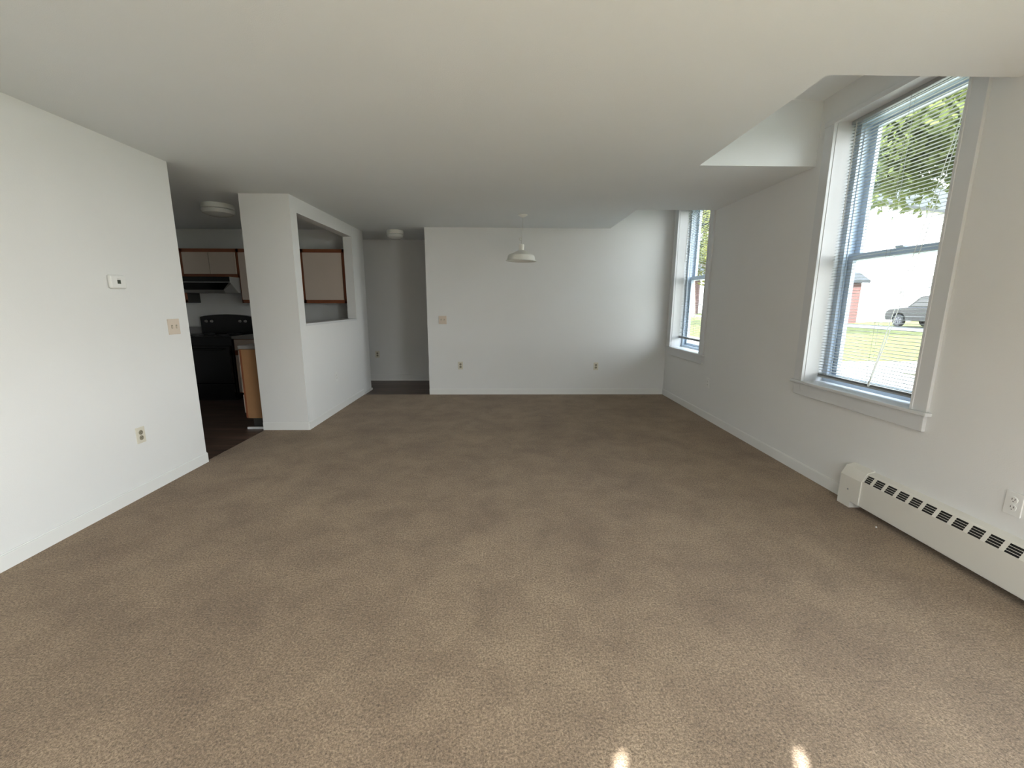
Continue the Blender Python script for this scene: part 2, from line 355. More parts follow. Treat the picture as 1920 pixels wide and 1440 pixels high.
def blind(ya, yb, zbot, label, cords):
    y0, y1 = ya + 0.010, yb - 0.010; xc = 2.570; hw = 0.0115
    t = thing('venetian_blind', (xc, (y0 + y1) / 2, WZ1 - 0.01), label, 'blind', 'venetian blinds')
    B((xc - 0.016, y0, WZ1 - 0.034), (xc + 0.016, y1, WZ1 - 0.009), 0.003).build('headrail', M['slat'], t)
    m = MB(); z = WZ1 - 0.05; pitch = 0.0222; tilt = math.radians(3)
    while z > zbot + 0.03:
        pr = []
        for k in range(5):
            u = -1 + k / 2; pr.append((u * hw, 0.0022 * (1 - u * u)))
        up_ = [m.bm.verts.new((xc + x * math.cos(tilt), y0, z + h + x * math.sin(tilt))) for x, h in pr]
        up2 = [m.bm.verts.new((xc + x * math.cos(tilt), y1, z + h + x * math.sin(tilt))) for x, h in pr]
        for k in range(4): m.bm.faces.new((up_[k], up_[k + 1], up2[k + 1], up2[k]))
        z -= pitch
    # stacked slats resting on the bottom rail
    for k in range(5): m.box((xc - hw, y0, zbot + 0.015 + k * 0.0028), (xc + hw, y1, zbot + 0.0162 + k * 0.0028))
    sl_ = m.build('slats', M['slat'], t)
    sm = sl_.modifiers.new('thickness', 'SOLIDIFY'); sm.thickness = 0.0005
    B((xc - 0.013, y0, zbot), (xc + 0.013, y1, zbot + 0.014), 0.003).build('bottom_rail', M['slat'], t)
    L = MB()
    for yy in (y0 + 0.10, (y0 + y1) / 2, y1 - 0.10):
        for xx in (xc - 0.0135, xc + 0.0135): L.tube([(xx, yy, WZ1 - 0.03), (xx, yy, zbot + 0.01)], 0.0009, 5)
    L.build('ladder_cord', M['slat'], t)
    if cords:
        for d0, d1 in ((0.0, 0.0), (0.035, 0.008)):
            n = 14; pts = []
            for i in range(n + 1):
                f_ = i / n; bow = math.sin(f_ * PI)
                pts.append((xc - 0.024, cords[0][0] + (cords[1][0] - cords[0][0]) * f_ + d0 * bow * -1.0, cords[0][1] + (cords[1][1] - cords[0][1]) * f_))
            MB().tube(pts, [0.0022 + 0.012 * max(0, (i / n - 0.70)) for i in range(n + 1)], 6).build('pull_cord', M['cordwhite'], t)
        MB().lathe([(0, 0.02), (0.006, 0.018), (0.008, -0.015), (0.005, -0.022), (0, -0.022)], (xc - 0.024, cords[1][0], cords[1][1]), 12).build('cord_tassel', M['cordwhite'], t)
    MB().tube([(xc - 0.026, y1 - 0.06, WZ1 - 0.03), (xc - 0.028, y1 - 0.058, 1.95)], 0.003, 8).build('tilt_wand', M['cord'], t)
    return t
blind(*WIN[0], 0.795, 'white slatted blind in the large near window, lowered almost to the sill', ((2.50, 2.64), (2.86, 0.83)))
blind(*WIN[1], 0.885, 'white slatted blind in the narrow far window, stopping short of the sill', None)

# ------------------------------------------------------------------ baseboard heater
ht = thing('baseboard_heater', (XR, 1.6, 0), 'long cream metal baseboard heater with black louvre slots under the near window', 'heater')
prof = [(2.380, 0.045), (2.380, 0.208), (2.412, 0.272), (XR, 0.283), (XR, 0.275), (2.417, 0.264), (2.388, 0.206), (2.388, 0.045)]
hy0, hy1 = 0.1, 2.603
PITCHS, GW = 0.0812, 0.060
# solid lower cover
MB().prism([(2.380, 0.045), (2.380, 0.2165), (2.388, 0.2155), (2.388, 0.045)], 1, hy0, hy1).build('front_cover', M['heater'], ht)
# sloped grille band: pieces between slot groups plus thin louvres
def sl(t): return (2.380 + (2.408 - 2.380) * t, 0.2165 + (0.264 - 0.2165) * t)
g = MB(); y = hy1 + 0.002; starts = []
while y - GW > hy0: starts.append((y - GW, y)); y -= PITCHS
def band(ya, yb, t0, t1, m):
    a = sl(t0); b = sl(t1); n_ = (0.0016, -0.001)
    m.prism([a, b, (b[0] + n_[0], b[1] + n_[1]), (a[0] + n_[0], a[1] + n_[1])], 1, ya, yb)
edge = hy1
for (a, b) in starts:
    band(b, edge, 0, 1, g); edge = a
    for k in range(5): band(a, b, 0.0 + k * 0.240, 0.04 + k * 0.240, g)
band(hy0, edge, 0, 1, g)
g.build('grille', M['heater'], ht)
MB().prism([(2.392, 0.214), (2.416, 0.256), (2.420, 0.252), (2.396, 0.210)], 1, hy0, hy1).build('grille_backing', M['slot'], ht)
MB().prism([sl(1), (2.416, 0.272), (XR, 0.282), (XR, 0.276), (2.416, 0.262)], 1, hy0, hy1).build('top_cover', M['heater'], ht)
MB().box((2.445, hy0, 0.04), (XR - 0.001, hy1, 0.275)).build('back_plate', M['slot'], ht)
ec = MB().prism([(2.372, 0.0), (2.372, 0.212), (2.403, 0.272), (XR, 0.288), (XR, 0.0)], 1, 2.664, 2.770)
ec.prism([(2.372, 0.045), (2.372, 0.212), (2.403, 0.272), (XR, 0.288), (XR, 0.045)], 1, 2.600, 2.664)
ec.build('end_cap', M['heater'], ht)
MB().box((2.3705, 2.69, 0.118), (2.372, 2.70, 0.128)).build('screw', M['steel'], ht)

# ------------------------------------------------------------------ wall plates
def frame(normal):
    n = Vector(normal); u = Vector((0, 0, 1)).cross(n)   # horizontal direction along the wall
    return Matrix((( u.x, 0, n.x, 0), (u.y, 0, n.y, 0), (0, 1, 0, 0), (0, 0, 0, 1)))
def plate_part(t, name, m, boxes, T, bev=0.0008):
    mb = MB()
    for a, b in boxes: mb.box(a, b)
    if bev: mb.bevel(bev)
    bmesh.ops.transform(mb.bm, matrix=Matrix.Translation(t.location) @ T, verts=mb.bm.verts)
    return mb.build(name, m, t)
def outlet(loc, normal, label, m='ivory'):
    t = thing('wall_outlet', loc, label, 'outlet', 'wall outlets'); T = frame(normal)
    plate_part(t, 'cover_plate', M[m], [((-0.036, -0.058, 0), (0.036, 0.058, 0.006))], T, 0.002)
    for s_ in (-1, 1):
        rc = MB().lathe([(0, 0.0085), (0.0165, 0.0085), (0.0172, 0.0075), (0.0172, 0.005)], (0, s_ * 0.0195, 0), 20)
        bmesh.ops.transform(rc.bm, matrix=Matrix.Translation(t.location) @ T, verts=rc.bm.verts)
        ro = rc.build('receptacle', M['ivory_dark'] if m == 'ivory' else M['white_plastic'], t)
        mb = MB()
        for dx in (-0.006, 0.006): mb.box((dx - 0.0012, s_ * 0.0195 - 0.001, 0.0084), (dx + 0.0012, s_ * 0.0195 + 0.008, 0.0090))
        mb.box((-0.002, s_ * 0.0195 - 0.010, 0.0084), (0.002, s_ * 0.0195 - 0.006, 0.0090))
        bmesh.ops.transform(mb.bm, matrix=Matrix.Translation(t.location) @ T, verts=mb.bm.verts); mb.build('slots', M['slot'], ro)
    return t
def switch(loc, normal, label):
    t = thing('light_switch', loc, label, 'switch', 'light switches'); T = frame(normal)
    plate_part(t, 'cover_plate', M['almond'], [((-0.058, -0.060, 0), (0.058, 0.060, 0.007))], T, 0.002)
    for s_ in (-1, 1):
        rc = plate_part(t, 'toggle', M['almond'], [((s_ * 0.023 - 0.005, -0.012, 0.007), (s_ * 0.023 + 0.005, 0.006, 0.016))], T, 0.001)
        rim = plate_part(t, 'toggle_slot', M['ivory_dark'], [((s_ * 0.023 - 0.008, -0.014, 0.0068), (s_ * 0.023 + 0.008, 0.014, 0.0076))], T, 0)
    return t
outlet((XL, 2.962, 0.440), (1, 0, 0), 'ivory duplex outlet low on the left wall below the thermostat')
outlet((-0.659, YB, 0.447), (0, -1, 0), 'ivory duplex outlet on the back wall below the double switch')
outlet((1.402, YB, 0.437), (0, -1, 0), 'ivory duplex outlet on the back wall near the right hand corner')
outlet((XR, 4.97, 0.440), (-1, 0, 0), 'white duplex outlet on the window wall below the far window', 'white_plastic')
outlet((XR, 1.852, 0.432), (-1, 0, 0), 'white duplex outlet above the baseboard heater at the right edge', 'white_plastic')
outlet((XP2, 5.375, 0.447), (1, 0, 0), 'white duplex outlet on the partition below the pass-through', 'white_plastic')
outlet((-2.27, YH, 0.470), (0, -1, 0), 'ivory duplex outlet on the shaded hallway wall')
switch((XL, 3.414, 1.186), (1, 0, 0), 'double almond light switch on the left wall by the kitchen opening')
switch((-0.910, YB, 1.130), (0, -1, 0), 'double almond light switch on the back wall left of the pendant lamp')

th = thing('thermostat', (XL, 2.965, 1.508), 'small white thermostat with a dark square display on the left wall', 'thermostat'); T = frame((1, 0, 0))
plate_part(th, 'housing', M['white_plastic'], [((-0.062, -0.045, 0), (0.062, 0.045, 0.026))], T, 0.011)
plate_part(th, 'display', M['screen'], [((-0.012, -0.013, 0.0255), (0.013, 0.012, 0.0268))], T, 0)
plate_part(th, 'mode_lever', M['cord'], [((-0.012, 0.017, 0.0255), (0.014, 0.020, 0.0268))], T, 0)

# ------------------------------------------------------------------ lamps
pl = thing('pendant_lamp', (0.222, 5.48, H), 'white metal pendant lamp hanging on a cord before the back wall', 'lamp')
MB().lathe([(0, 0), (0.056, 0), (0.056, -0.006), (0.03, -0.022), (0.010, -0.030), (0, -0.030)], (0.232, 5.48, H), 28).build('ceiling_rose', M['lampwhite'], pl, True)
MB().tube([(0.232, 5.48, H - 0.02), (0.231, 5.48, 2.33), (0.224, 5.48, 2.27), (0.222, 5.48, 2.2), (0.219, 5.48, 2.15), (0.215, 5.48, 2.085)], 0.0028, 8).build('cord', M['cord'], pl)
lp = [(0.219 - 0.014 + 0.013 * math.cos(a), 5.478 + 0.004 * math.sin(a * 2), 2.155 + 0.016 * math.sin(a)) for a in [i * 2 * PI / 16 for i in range(17)]]
MB().tube(lp, 0.003, 6).build('cord_loop', M['cord'], pl)
tilt = Matrix.Rotation(math.radians(1.2), 4, 'Y')
sc = (0.214, 5.48, 1.90)
MB().lathe([(0, 0.195), (0.028, 0.195), (0.033, 0.190), (0.033, 0.124), (0.038, 0.120), (0.038, 0.108)], sc, 28, tilt).build('socket_cap', M['lampwhite'], pl, True)
sh = MB().lathe([(0.034, 0.122), (0.055, 0.114), (0.10, 0.090), (0.148, 0.072), (0.160, 0.064), (0.165, 0.054), (0.176, 0.006), (0.193, -0.004), (0.193, -0.007), (0.174, 0.002), (0.161, 0.052), (0.146, 0.068), (0.10, 0.086), (0.03, 0.118)], sc, 48, tilt)
sh.build('shade', M['lampwhite'], pl, True)
MB().lathe([(0.012, 0.11), (0.014, 0.085), (0.028, 0.055), (0.030, 0.035), (0.022, 0.016), (0, 0.010)], sc, 20, tilt).build('bulb', M['opal'], pl, True)

def flush(loc, r, label):
    t = thing('ceiling_light', loc, label, 'ceiling light', 'flush ceiling lights')
    MB().lathe([(0, 0), (r * 0.93, 0), (r * 0.96, -0.008), (r * 0.96, -0.045), (r * 0.90, -0.052), (0, -0.052)], loc, 36).build('base_ring', M['lampwhite'], t, True)
    MB().lathe([(r * 0.86, -0.052), (r * 0.99, -0.060), (r * 0.99, -0.072), (r * 0.90, -0.098), (r * 0.6, -0.118), (r * 0.2, -0.126), (0, -0.127)], loc, 36).build('glass_diffuser', M['opal'], t, True)
    return t
flush((-3.17, 5.04, H), 0.165, 'round white flush light on the dark kitchen ceiling')
flush((-1.63, 6.69, H), 0.130, 'round white flush light on the hallway ceiling')

# ------------------------------------------------------------------ kitchen
def slab(a, b, bev=0.002): return B(a, b, bev)
UF = 6.36; UB = 6.64
def upper(x0, x1, z0, z1, ndoor, label, side=False, dl=0.02, dr=0.02):
    t = thing('wall_cabinet', ((x0 + x1) / 2, UB, z0), label, 'cabinet', 'kitchen wall cabinets')
    MB().box((x0, UF + 0.02, z0), (x1, UB, z1)).build('body', M['kick'], t)
    m = MB().box((x0, UF, z1 - 0.048), (x1, UF + 0.02, z1)).box((x0, UF, z0), (x1, UF + 0.02, z0 + 0.045)).box((x0, UF, z0), (x0 + dl, UF + 0.02, z1)).box((x1 - dr, UF, z0), (x1, UF + 0.02, z1))
    m.build('face_frame', M['oak'], t)
    n = ndoor; a, b = x0 + dl * 0.75, x1 - dr; wd = (b - a) / n
    for i in range(n):
        slab((a + i * wd + 0.004, UF - 0.018, z0 + 0.047), (a + (i + 1) * wd - 0.004, UF, z1 - 0.05)).build('door', M['door'], t)
    return t
upper(-5.10, -4.602, 1.37, 2.13, 1, 'tall laminate wall cabinet left of the range hood')
upper(-4.600, -3.812, 1.73, 2.13, 2, 'short two-door wall cabinet over the range hood')
upper(-3.810, -2.902, 1.37, 2.13, 2, 'tall laminate wall cabinet right of the range hood')
upper(-2.900, -2.270, 1.37, 2.13, 1, 'beige wall cabinet with red-brown frame seen through the pass-through', dr=0.06)
# hood
hd = thing('range_hood', (-4.206, UB, 1.73), 'dark range hood under the short cabinets above the black stove', 'range hood')
hx0, hx1 = -4.598, -3.815
MB().prism([(6.13, 1.728), (6.13, 1.655), (6.31, 1.512), (UB, 1.512), (UB, 1.728)], 0, hx0, hx1).build('body', M['grey_metal'], hd)
MB().box((hx0 - 0.001, 6.122, 1.660), (hx1 + 0.001, 6.130, 1.728)).build('front_panel', M['black'], hd)
MB().box((hx0, 6.118, 1.650), (hx1, 6.132, 1.660)).build('front_lip', M['steel'], hd)
def onsl(x, t, d=0.003):
    y = 6.13 + (6.31 - 6.13) * t; z = 1.655 + (1.512 - 1.655) * t; n_ = Vector((0, -0.143, -0.18)).normalized() * d
    return (x, y + n_.y, z + n_.z)
m = MB(); q = [onsl(hx0 + 0.02, 0.05), onsl(hx1 - 0.02, 0.05), onsl(hx1 - 0.18, 0.70), onsl(hx0 + 0.07, 0.70)]
q2 = [onsl(hx0 + 0.02, 0.05, 0), onsl(hx1 - 0.02, 0.05, 0), onsl(hx1 - 0.18, 0.70, 0), onsl(hx0 + 0.07, 0.70, 0)]
va = [m.bm.verts.new(p_) for p_ in q]; vb_ = [m.bm.verts.new(p_) for p_ in q2]; m.bm.faces.new(va)
for i in range(4): m.bm.faces.new((va[i], va[(i + 1) % 4], vb_[(i + 1) % 4], vb_[i]))
m.build('filter', M['black'], hd)
m = MB(); q = [onsl(hx1 - 0.005, 0.16, 0.002), onsl(hx1 - 0.005, 1.0, 0.002), onsl(hx1 - 0.19, 1.0, 0.002), onsl(hx1 - 0.175, 0.72, 0.002)]
va = [m.bm.verts.new(p_) for p_ in q]; vb_ = [m.bm.verts.new((p_[0], p_[1] + 0.002, p_[2] + 0.002)) for p_ in q]; m.bm.faces.new(va); m.bm.faces.new(vb_[::-1])
for i in range(4): m.bm.faces.new((va[i], va[(i + 1) % 4], vb_[(i + 1) % 4], vb_[i]))
m.build('corner_panel', M['hoodside'], hd)  # pale panel at the right of the sloped underside
# stove
st = thing('stove', (-4.18, 6.28, 0), 'black freestanding electric stove against the kitchen wall', 'stove')
sx0, sx1 = -4.56, -3.80
MB().box((sx0, 5.98, 0.03), (sx1, 6.62, 0.895)).box((sx0 + 0.03, 6.02, 0.0), (sx1 - 0.03, 6.58, 0.03)).build('body', M['black'], st)
slab((sx0 - 0.003, 5.95, 0.895), (sx1 + 0.003, 6.62, 0.915), 0.004).build('cooktop', M['black'], st)
slab((sx0 + 0.01, 5.935, 0.26), (sx1 - 0.01, 5.978, 0.78), 0.006).build('oven_door', M['black'], st)
dr = slab((sx0 + 0.01, 5.94, 0.05), (sx1 - 0.01, 5.978, 0.245), 0.006).build('drawer', M['black'], st)
MB().tube([(sx0 + 0.08, 5.90, 0.74), (sx1 - 0.08, 5.90, 0.74)], 0.010, 10).tube([(sx0 + 0.10, 5.90, 0.74), (sx0 + 0.10, 5.94, 0.74)], 0.007).tube([(sx1 - 0.10, 5.90, 0.74), (sx1 - 0.10, 5.94, 0.74)], 0.007).build('door_handle', M['black'], st)
pts = [(sx0, 0.915), (sx1, 0.915)] + [(sx1 + (sx0 - sx1) * i / 12, 1.165 + 0.035 * math.sin(PI * i / 12) ** 0.7) for i in range(13)]
MB().prism(pts, 1, 6.52, 6.61).build('back_guard', M['black'], st)
for kx in (sx0 + 0.09, sx0 + 0.17, sx1 - 0.17, sx1 - 0.09):
    MB().lathe([(0, 0.026), (0.016, 0.026), (0.020, 0.0)], (kx, 6.52, 1.10), 16, Matrix.Rotation(PI / 2, 4, 'X')).build('knob', M['grey_metal'], st)
for (bx, by, br_) in ((-4.37, 6.10, 0.10), (-3.99, 6.10, 0.08), (-4.37, 6.38, 0.08), (-3.99, 6.38, 0.10)):
    MB().lathe([(br_ * 0.2, 0.916), (br_, 0.916), (br_, 0.924), (br_ * 0.85, 0.926), (br_ * 0.2, 0.924)], (bx, by, 0), 24).build('burner', M['slot'], st)
# far base cabinets
def base_far(x0, x1, label):
    t = thing('base_cabinet', ((x0 + x1) / 2, UB, 0), label, 'cabinet', 'kitchen base cabinets')
    yf_ = 6.03
    MB().box((x0, yf_ + 0.02, 0.10), (x1, UB, 0.875)).build('body', M['panel'], t)
    MB().box((x0, yf_ + 0.08, 0.0), (x1, UB, 0.10)).build('toe_kick', M['kick'], t)
    MB().box((x0, yf_, 0.10), (x1, yf_ + 0.02, 0.875)).build('face_frame', M['oak'], t)
    slab((x0 + 0.012, yf_ - 0.018, 0.715), (x1 - 0.012, yf_, 0.865)).build('drawer', M['door'], t)
    slab((x0 + 0.012, yf_ - 0.018, 0.115), (x1 - 0.012, yf_, 0.645)).build('door', M['door'], t)
base_far(-3.795, -3.30, 'beige base cabinet with one drawer right of the black stove')
base_far(-5.10, -4.565, 'base cabinet left of the black stove, mostly hidden by the left wall')
# peninsula base cabinet, drawers facing away to the left
t = thing('base_cabinet', (-2.58, 4.675, 0), 'drawer cabinet with plain brown wooden end panel behind the white pillar', 'cabinet', 'kitchen base cabinets')
cx0 = -2.878
MB().box((cx0, 4.690, 0.10), (XW - 0.002, 5.15, 0.870)).build('body', M['door'], t)
MB().box((cx0 - 0.001, 4.676, 0.095), (XW - 0.002, 4.690, 0.870)).build('end_panel', M['panel'], t)
MB().box((cx0 - 0.02, 4.676, 0.10), (cx0 - 0.001, 5.15, 0.870)).build('face_frame', M['oak'], t)
MB().box((cx0 + 0.05, 4.684, 0.0), (XW - 0.002, 5.15, 0.098)).build('toe_kick', M['kick'], t)
for z0, z1 in ((0.155, 0.36), (0.385, 0.535), (0.560, 0.700), (0.720, 0.855)):
    slab((cx0 - 0.040, 4.690, z0), (cx0 - 0.021, 5.14, z1)).build('drawer', M['door'], t)
t = thing('base_cabinet', (-2.58, 5.155, 0), 'beige sink cabinet run under the pass-through, behind the drawer cabinet', 'cabinet', 'kitchen base cabinets')
MB().box((cx0, 5.155, 0.10), (XW - 0.002, 6.02, 0.870)).build('body', M['panel'], t)
MB().box((cx0 + 0.05, 5.155, 0.0), (XW - 0.002, 6.02, 0.098)).build('toe_kick', M['kick'], t)
for y0 in (5.17, 5.60): slab((cx0 - 0.019, y0, 0.12), (cx0 - 0.001, y0 + 0.40, 0.86)).build('door', M['door'], t)
# worktop
wt = MB().box((cx0 - 0.03, 4.676, 0.876), (XW - 0.002, 5.99, 0.912)).box((-3.797, 5.99, 0.876), (XW - 0.002, 6.639, 0.912)).box((-3.797, 6.618, 0.912), (XW - 0.002, 6.639, 1.012))
tag(wt.build('kitchen_worktop', M['counter']), 'grey laminate worktop running from the stove round to the pass-through', 'worktop')
wt = MB().box((-5.10, 5.99, 0.876), (-4.566, 6.639, 0.912)).box((-5.10, 6.618, 0.912), (-4.566, 6.639, 1.012))
tag(wt.build('kitchen_worktop', M['counter']), 'short grey worktop with backsplash left of the black stove', 'worktop')
mo = MB().box((-2.845, 4.575, -0.004), (-2.645, 4.600, 0.020)).bevel(0.004, 2)
tag(mo.build('moulding_offcut', M['trim']), 'short piece of white moulding on the dark kitchen floor behind the pillar', 'moulding')
tag(MB().lathe([(0, 0.007), (0.004, 0.005), (0.005, 0.0), (0, 0)], (2.333, 2.40, 0.0), 6).build('paper_scrap', M['white_plastic']), 'tiny white scrap on the carpet beside the baseboard heater', 'scrap')

# ------------------------------------------------------------------ outdoors
def leafmat(name, c1, c2):
    m = bpy.data.materials.new(name); m.use_nodes = True; n = m.node_tree; n.nodes.clear()
    o = n.nodes.new('ShaderNodeOutputMaterial'); d = n.nodes.new('ShaderNodeBsdfDiffuse'); tr = n.nodes.new('ShaderNodeBsdfTranslucent')
    x = n.nodes.new('ShaderNodeMixShader'); x.inputs[0].default_value = 0.45
    t_ = n.nodes.new('ShaderNodeTexCoord'); q_ = n.nodes.new('ShaderNodeTexNoise'); q_.inputs['Scale'].default_value = 0.9; q_.inputs['Detail'].default_value = 3
    mx = n.nodes.new('ShaderNodeMix'); mx.data_type = 'RGBA'; mx.inputs['A'].default_value = (*c1, 1); mx.inputs['B'].default_value = (*c2, 1)
    n.links.new(t_.outputs['Object'], q_.inputs['Vector']); n.links.new(q_.outputs['Fac'], mx.inputs['Factor'])
    n.links.new(mx.outputs['Result'], d.inputs[0]); n.links.new(mx.outputs['Result'], tr.inputs[0])
    n.links.new(d.outputs[0], x.inputs[1]); n.links.new(tr.outputs[0], x.inputs[2]); n.links.new(x.outputs[0], o.inputs[0]); return m
M['leaf'] = leafmat('leaves_green', (0.060, 0.085, 0.045), (0.17, 0.19, 0.055))
M['leafy'] = leafmat('leaves_yellow_green', (0.10, 0.12, 0.03), (0.19, 0.18, 0.05))
M['bark'] = mat('bark', (0.14, 0.11, 0.09), 0.9, var=0.4, vscale=20)
M['grass'] = mat('sunlit_grass', (0.055, 0.075, 0.018), 0.95, spec=0.1, vscale=2.5, col2=(0.110, 0.100, 0.036), bump=0.6, bscale=30, bdist=0.03)
M['concrete'] = mat('pale_concrete', (0.32, 0.31, 0.29), 0.9, var=0.12, vscale=2)
M['asphalt'] = mat('light_asphalt', (0.14, 0.14, 0.14), 0.9, var=0.15, vscale=5)
M['siding'] = mat('white_siding', (0.80, 0.80, 0.78), 0.6, var=0.03)
M['roof'] = mat('slate_roof', (0.010, 0.012, 0.014), 0.8, var=0.3, vscale=6)
M['brick'] = mat('red_brick', (0.075, 0.030, 0.024), 0.8, var=0.3, vscale=4)
M['winglass'] = mat('dark_window_glass', (0.05, 0.06, 0.07), 0.1, var=0.1)
M['carpaint'] = mat('dark_car_paint', (0.008, 0.010, 0.013), 0.25, var=0.1)
M['carglass'] = mat('car_glass', (0.03, 0.035, 0.04), 0.05, var=0.1)
M['tyre'] = mat('tyre_rubber', (0.03, 0.03, 0.03), 0.8, var=0.1)
M['alloy'] = mat('alloy_wheel', (0.15, 0.15, 0.16), 0.35, metal=0.3, var=0.05)

o = MB().box((XO, -30, -0.30), (60, 90, -0.04)).build('lawn', M['grass']); o['kind'] = 'structure'; o['label'] = 'sunlit green lawn outside the windows'
o = MB().box((5.4, -30, -0.1), (8.2, 90, -0.02)).box((8.2, 8.6, -0.1), (21.5, 10.3, -0.02)).build('sidewalk', M['concrete']); o['kind'] = 'structure'; o['label'] = 'pale concrete walk outside the windows'
o = MB().box((21.8, -30, -0.1), (25.6, 90, -0.015)).build('street', M['asphalt']); o['kind'] = 'structure'; o['label'] = 'sunlit street beyond the lawn'
o = MB().box((-30, -30, -0.30), (XL - 3.0, 30, -0.12)).box((XL - 3.0, -30, -0.3), (XO, YREAR - 0.2, -0.12)).build('lawn_rear', M['grass']); o['kind'] = 'structure'; o['label'] = 'lawn outside the rear window'
M['blocker'] = mat('blocker_brown', (0.06, 0.045, 0.035), 0.8, var=0.3, vscale=5)
o = MB().box((-9.0, -12.0, -0.1), (6.0, -8.0, 2.5)).prism([(-12.3, 2.5), (-7.7, 2.5), (-10.0, 3.3)], 0, -9.3, 6.3).build('rear_sky_blocker', M['blocker']); o['kind'] = 'structure'; o['label'] = 'low dark building shape added across the rear lawn to block low sky, out of view'  # unseen block added to cut low sky light at the rear window

def tree(loc, cz, rad, nleaf, label, m, trunk_r=0.22, lean=(0, 0), seed=1, leaf=0.16):
    rnd = random.Random(seed)
    t = thing('tree', loc, label, 'tree', 'trees beyond the lawn'); x, y, z = loc
    tr = MB(); top = (x + lean[0], y + lean[1], cz)
    tr.tube([(x, y, z - 0.1), (x + lean[0] * .2, y + lean[1] * .2, cz * 0.35), (x + lean[0] * .6, y + lean[1] * .6, cz * 0.7), top], [trunk_r, trunk_r * .8, trunk_r * .6, trunk_r * .3], 10)
    for i in range(9):
        a = rnd.uniform(0, 2 * PI); e = rnd.uniform(-0.1, 0.9); s0 = rnd.uniform(0.55, 0.85)
        b0 = Vector((x + lean[0] * s0, y + lean[1] * s0, cz * s0)); d = Vector((math.cos(a) * math.cos(e), math.sin(a) * math.cos(e), math.sin(e)))
        tr.tube([b0, b0 + d * rad * .45 + Vector((0, 0, .1)), b0 + d * rad * .85], [trunk_r * .35, trunk_r * .2, 0.02], 6)
    tr.build('trunk', M['bark'], t)
    me = MB(); bm = me.bm
    clumps = []
    for i in range(60):
        v = Vector((rnd.gauss(0, 1), rnd.gauss(0, 1), rnd.gauss(0, 1))).normalized() * (rnd.uniform(0.35, 1.0) ** 0.6) * rad
        v.z *= 0.8; clumps.append((Vector(top) + v, rnd.uniform(0.22, 0.38) * rad))
    for i in range(nleaf):
        c_, r_ = clumps[rnd.randrange(len(clumps))]
        v = Vector((rnd.gauss(0, 1), rnd.gauss(0, 1), rnd.gauss(0, 1))).normalized() * r_ * rnd.uniform(0.3, 1.0)
        p_ = c_ + v; u = Vector((rnd.gauss(0, 1), rnd.gauss(0, 1), rnd.gauss(0, .7))).normalized(); q_ = u.orthogonal().normalized()
        q_.rotate(Matrix.Rotation(rnd.uniform(0, 2 * PI), 3, u)); s_ = leaf * rnd.uniform(0.6, 1.3)
        w_ = u.cross(q_)
        vs = [bm.verts.new(p_ + q_ * s_), bm.verts.new(p_ + w_ * s_ * .5 + u * s_ * .12), bm.verts.new(p_ - q_ * s_), bm.verts.new(p_ - w_ * s_ * .5 + u * s_ * .12)]
        bm.faces.new(vs)
    oo = me.bm
    me2 = bpy.data.meshes.new('foliage'); bmesh.ops.translate(bm, verts=bm.verts, vec=-origin(t)); bm.to_mesh(me2); bm.free(); me2.materials.append(m)
    fo = bpy.data.objects.new('foliage', me2); COL.objects.link(fo); fo.parent = t
    return t
tree((18.5, 14.5, -0.04), 9.5, 4.9, 30000, 'large leafy green tree filling the upper part of the near window', M['leaf'], lean=(-2.6, 0.6), seed=3, leaf=0.17)
tree((13.6, 25.0, -0.04), 5.3, 3.5, 16000, 'yellow-green tree seen in the narrow far window', M['leafy'], seed=9, lean=(-1.2, 0), leaf=0.13, trunk_r=0.16)
tree((20.5, 46.0, -0.04), 12.0, 5.5, 9000, 'tall green tree standing at the left of the white house', M['leaf'], seed=12, leaf=0.22, lean=(-1, 2))

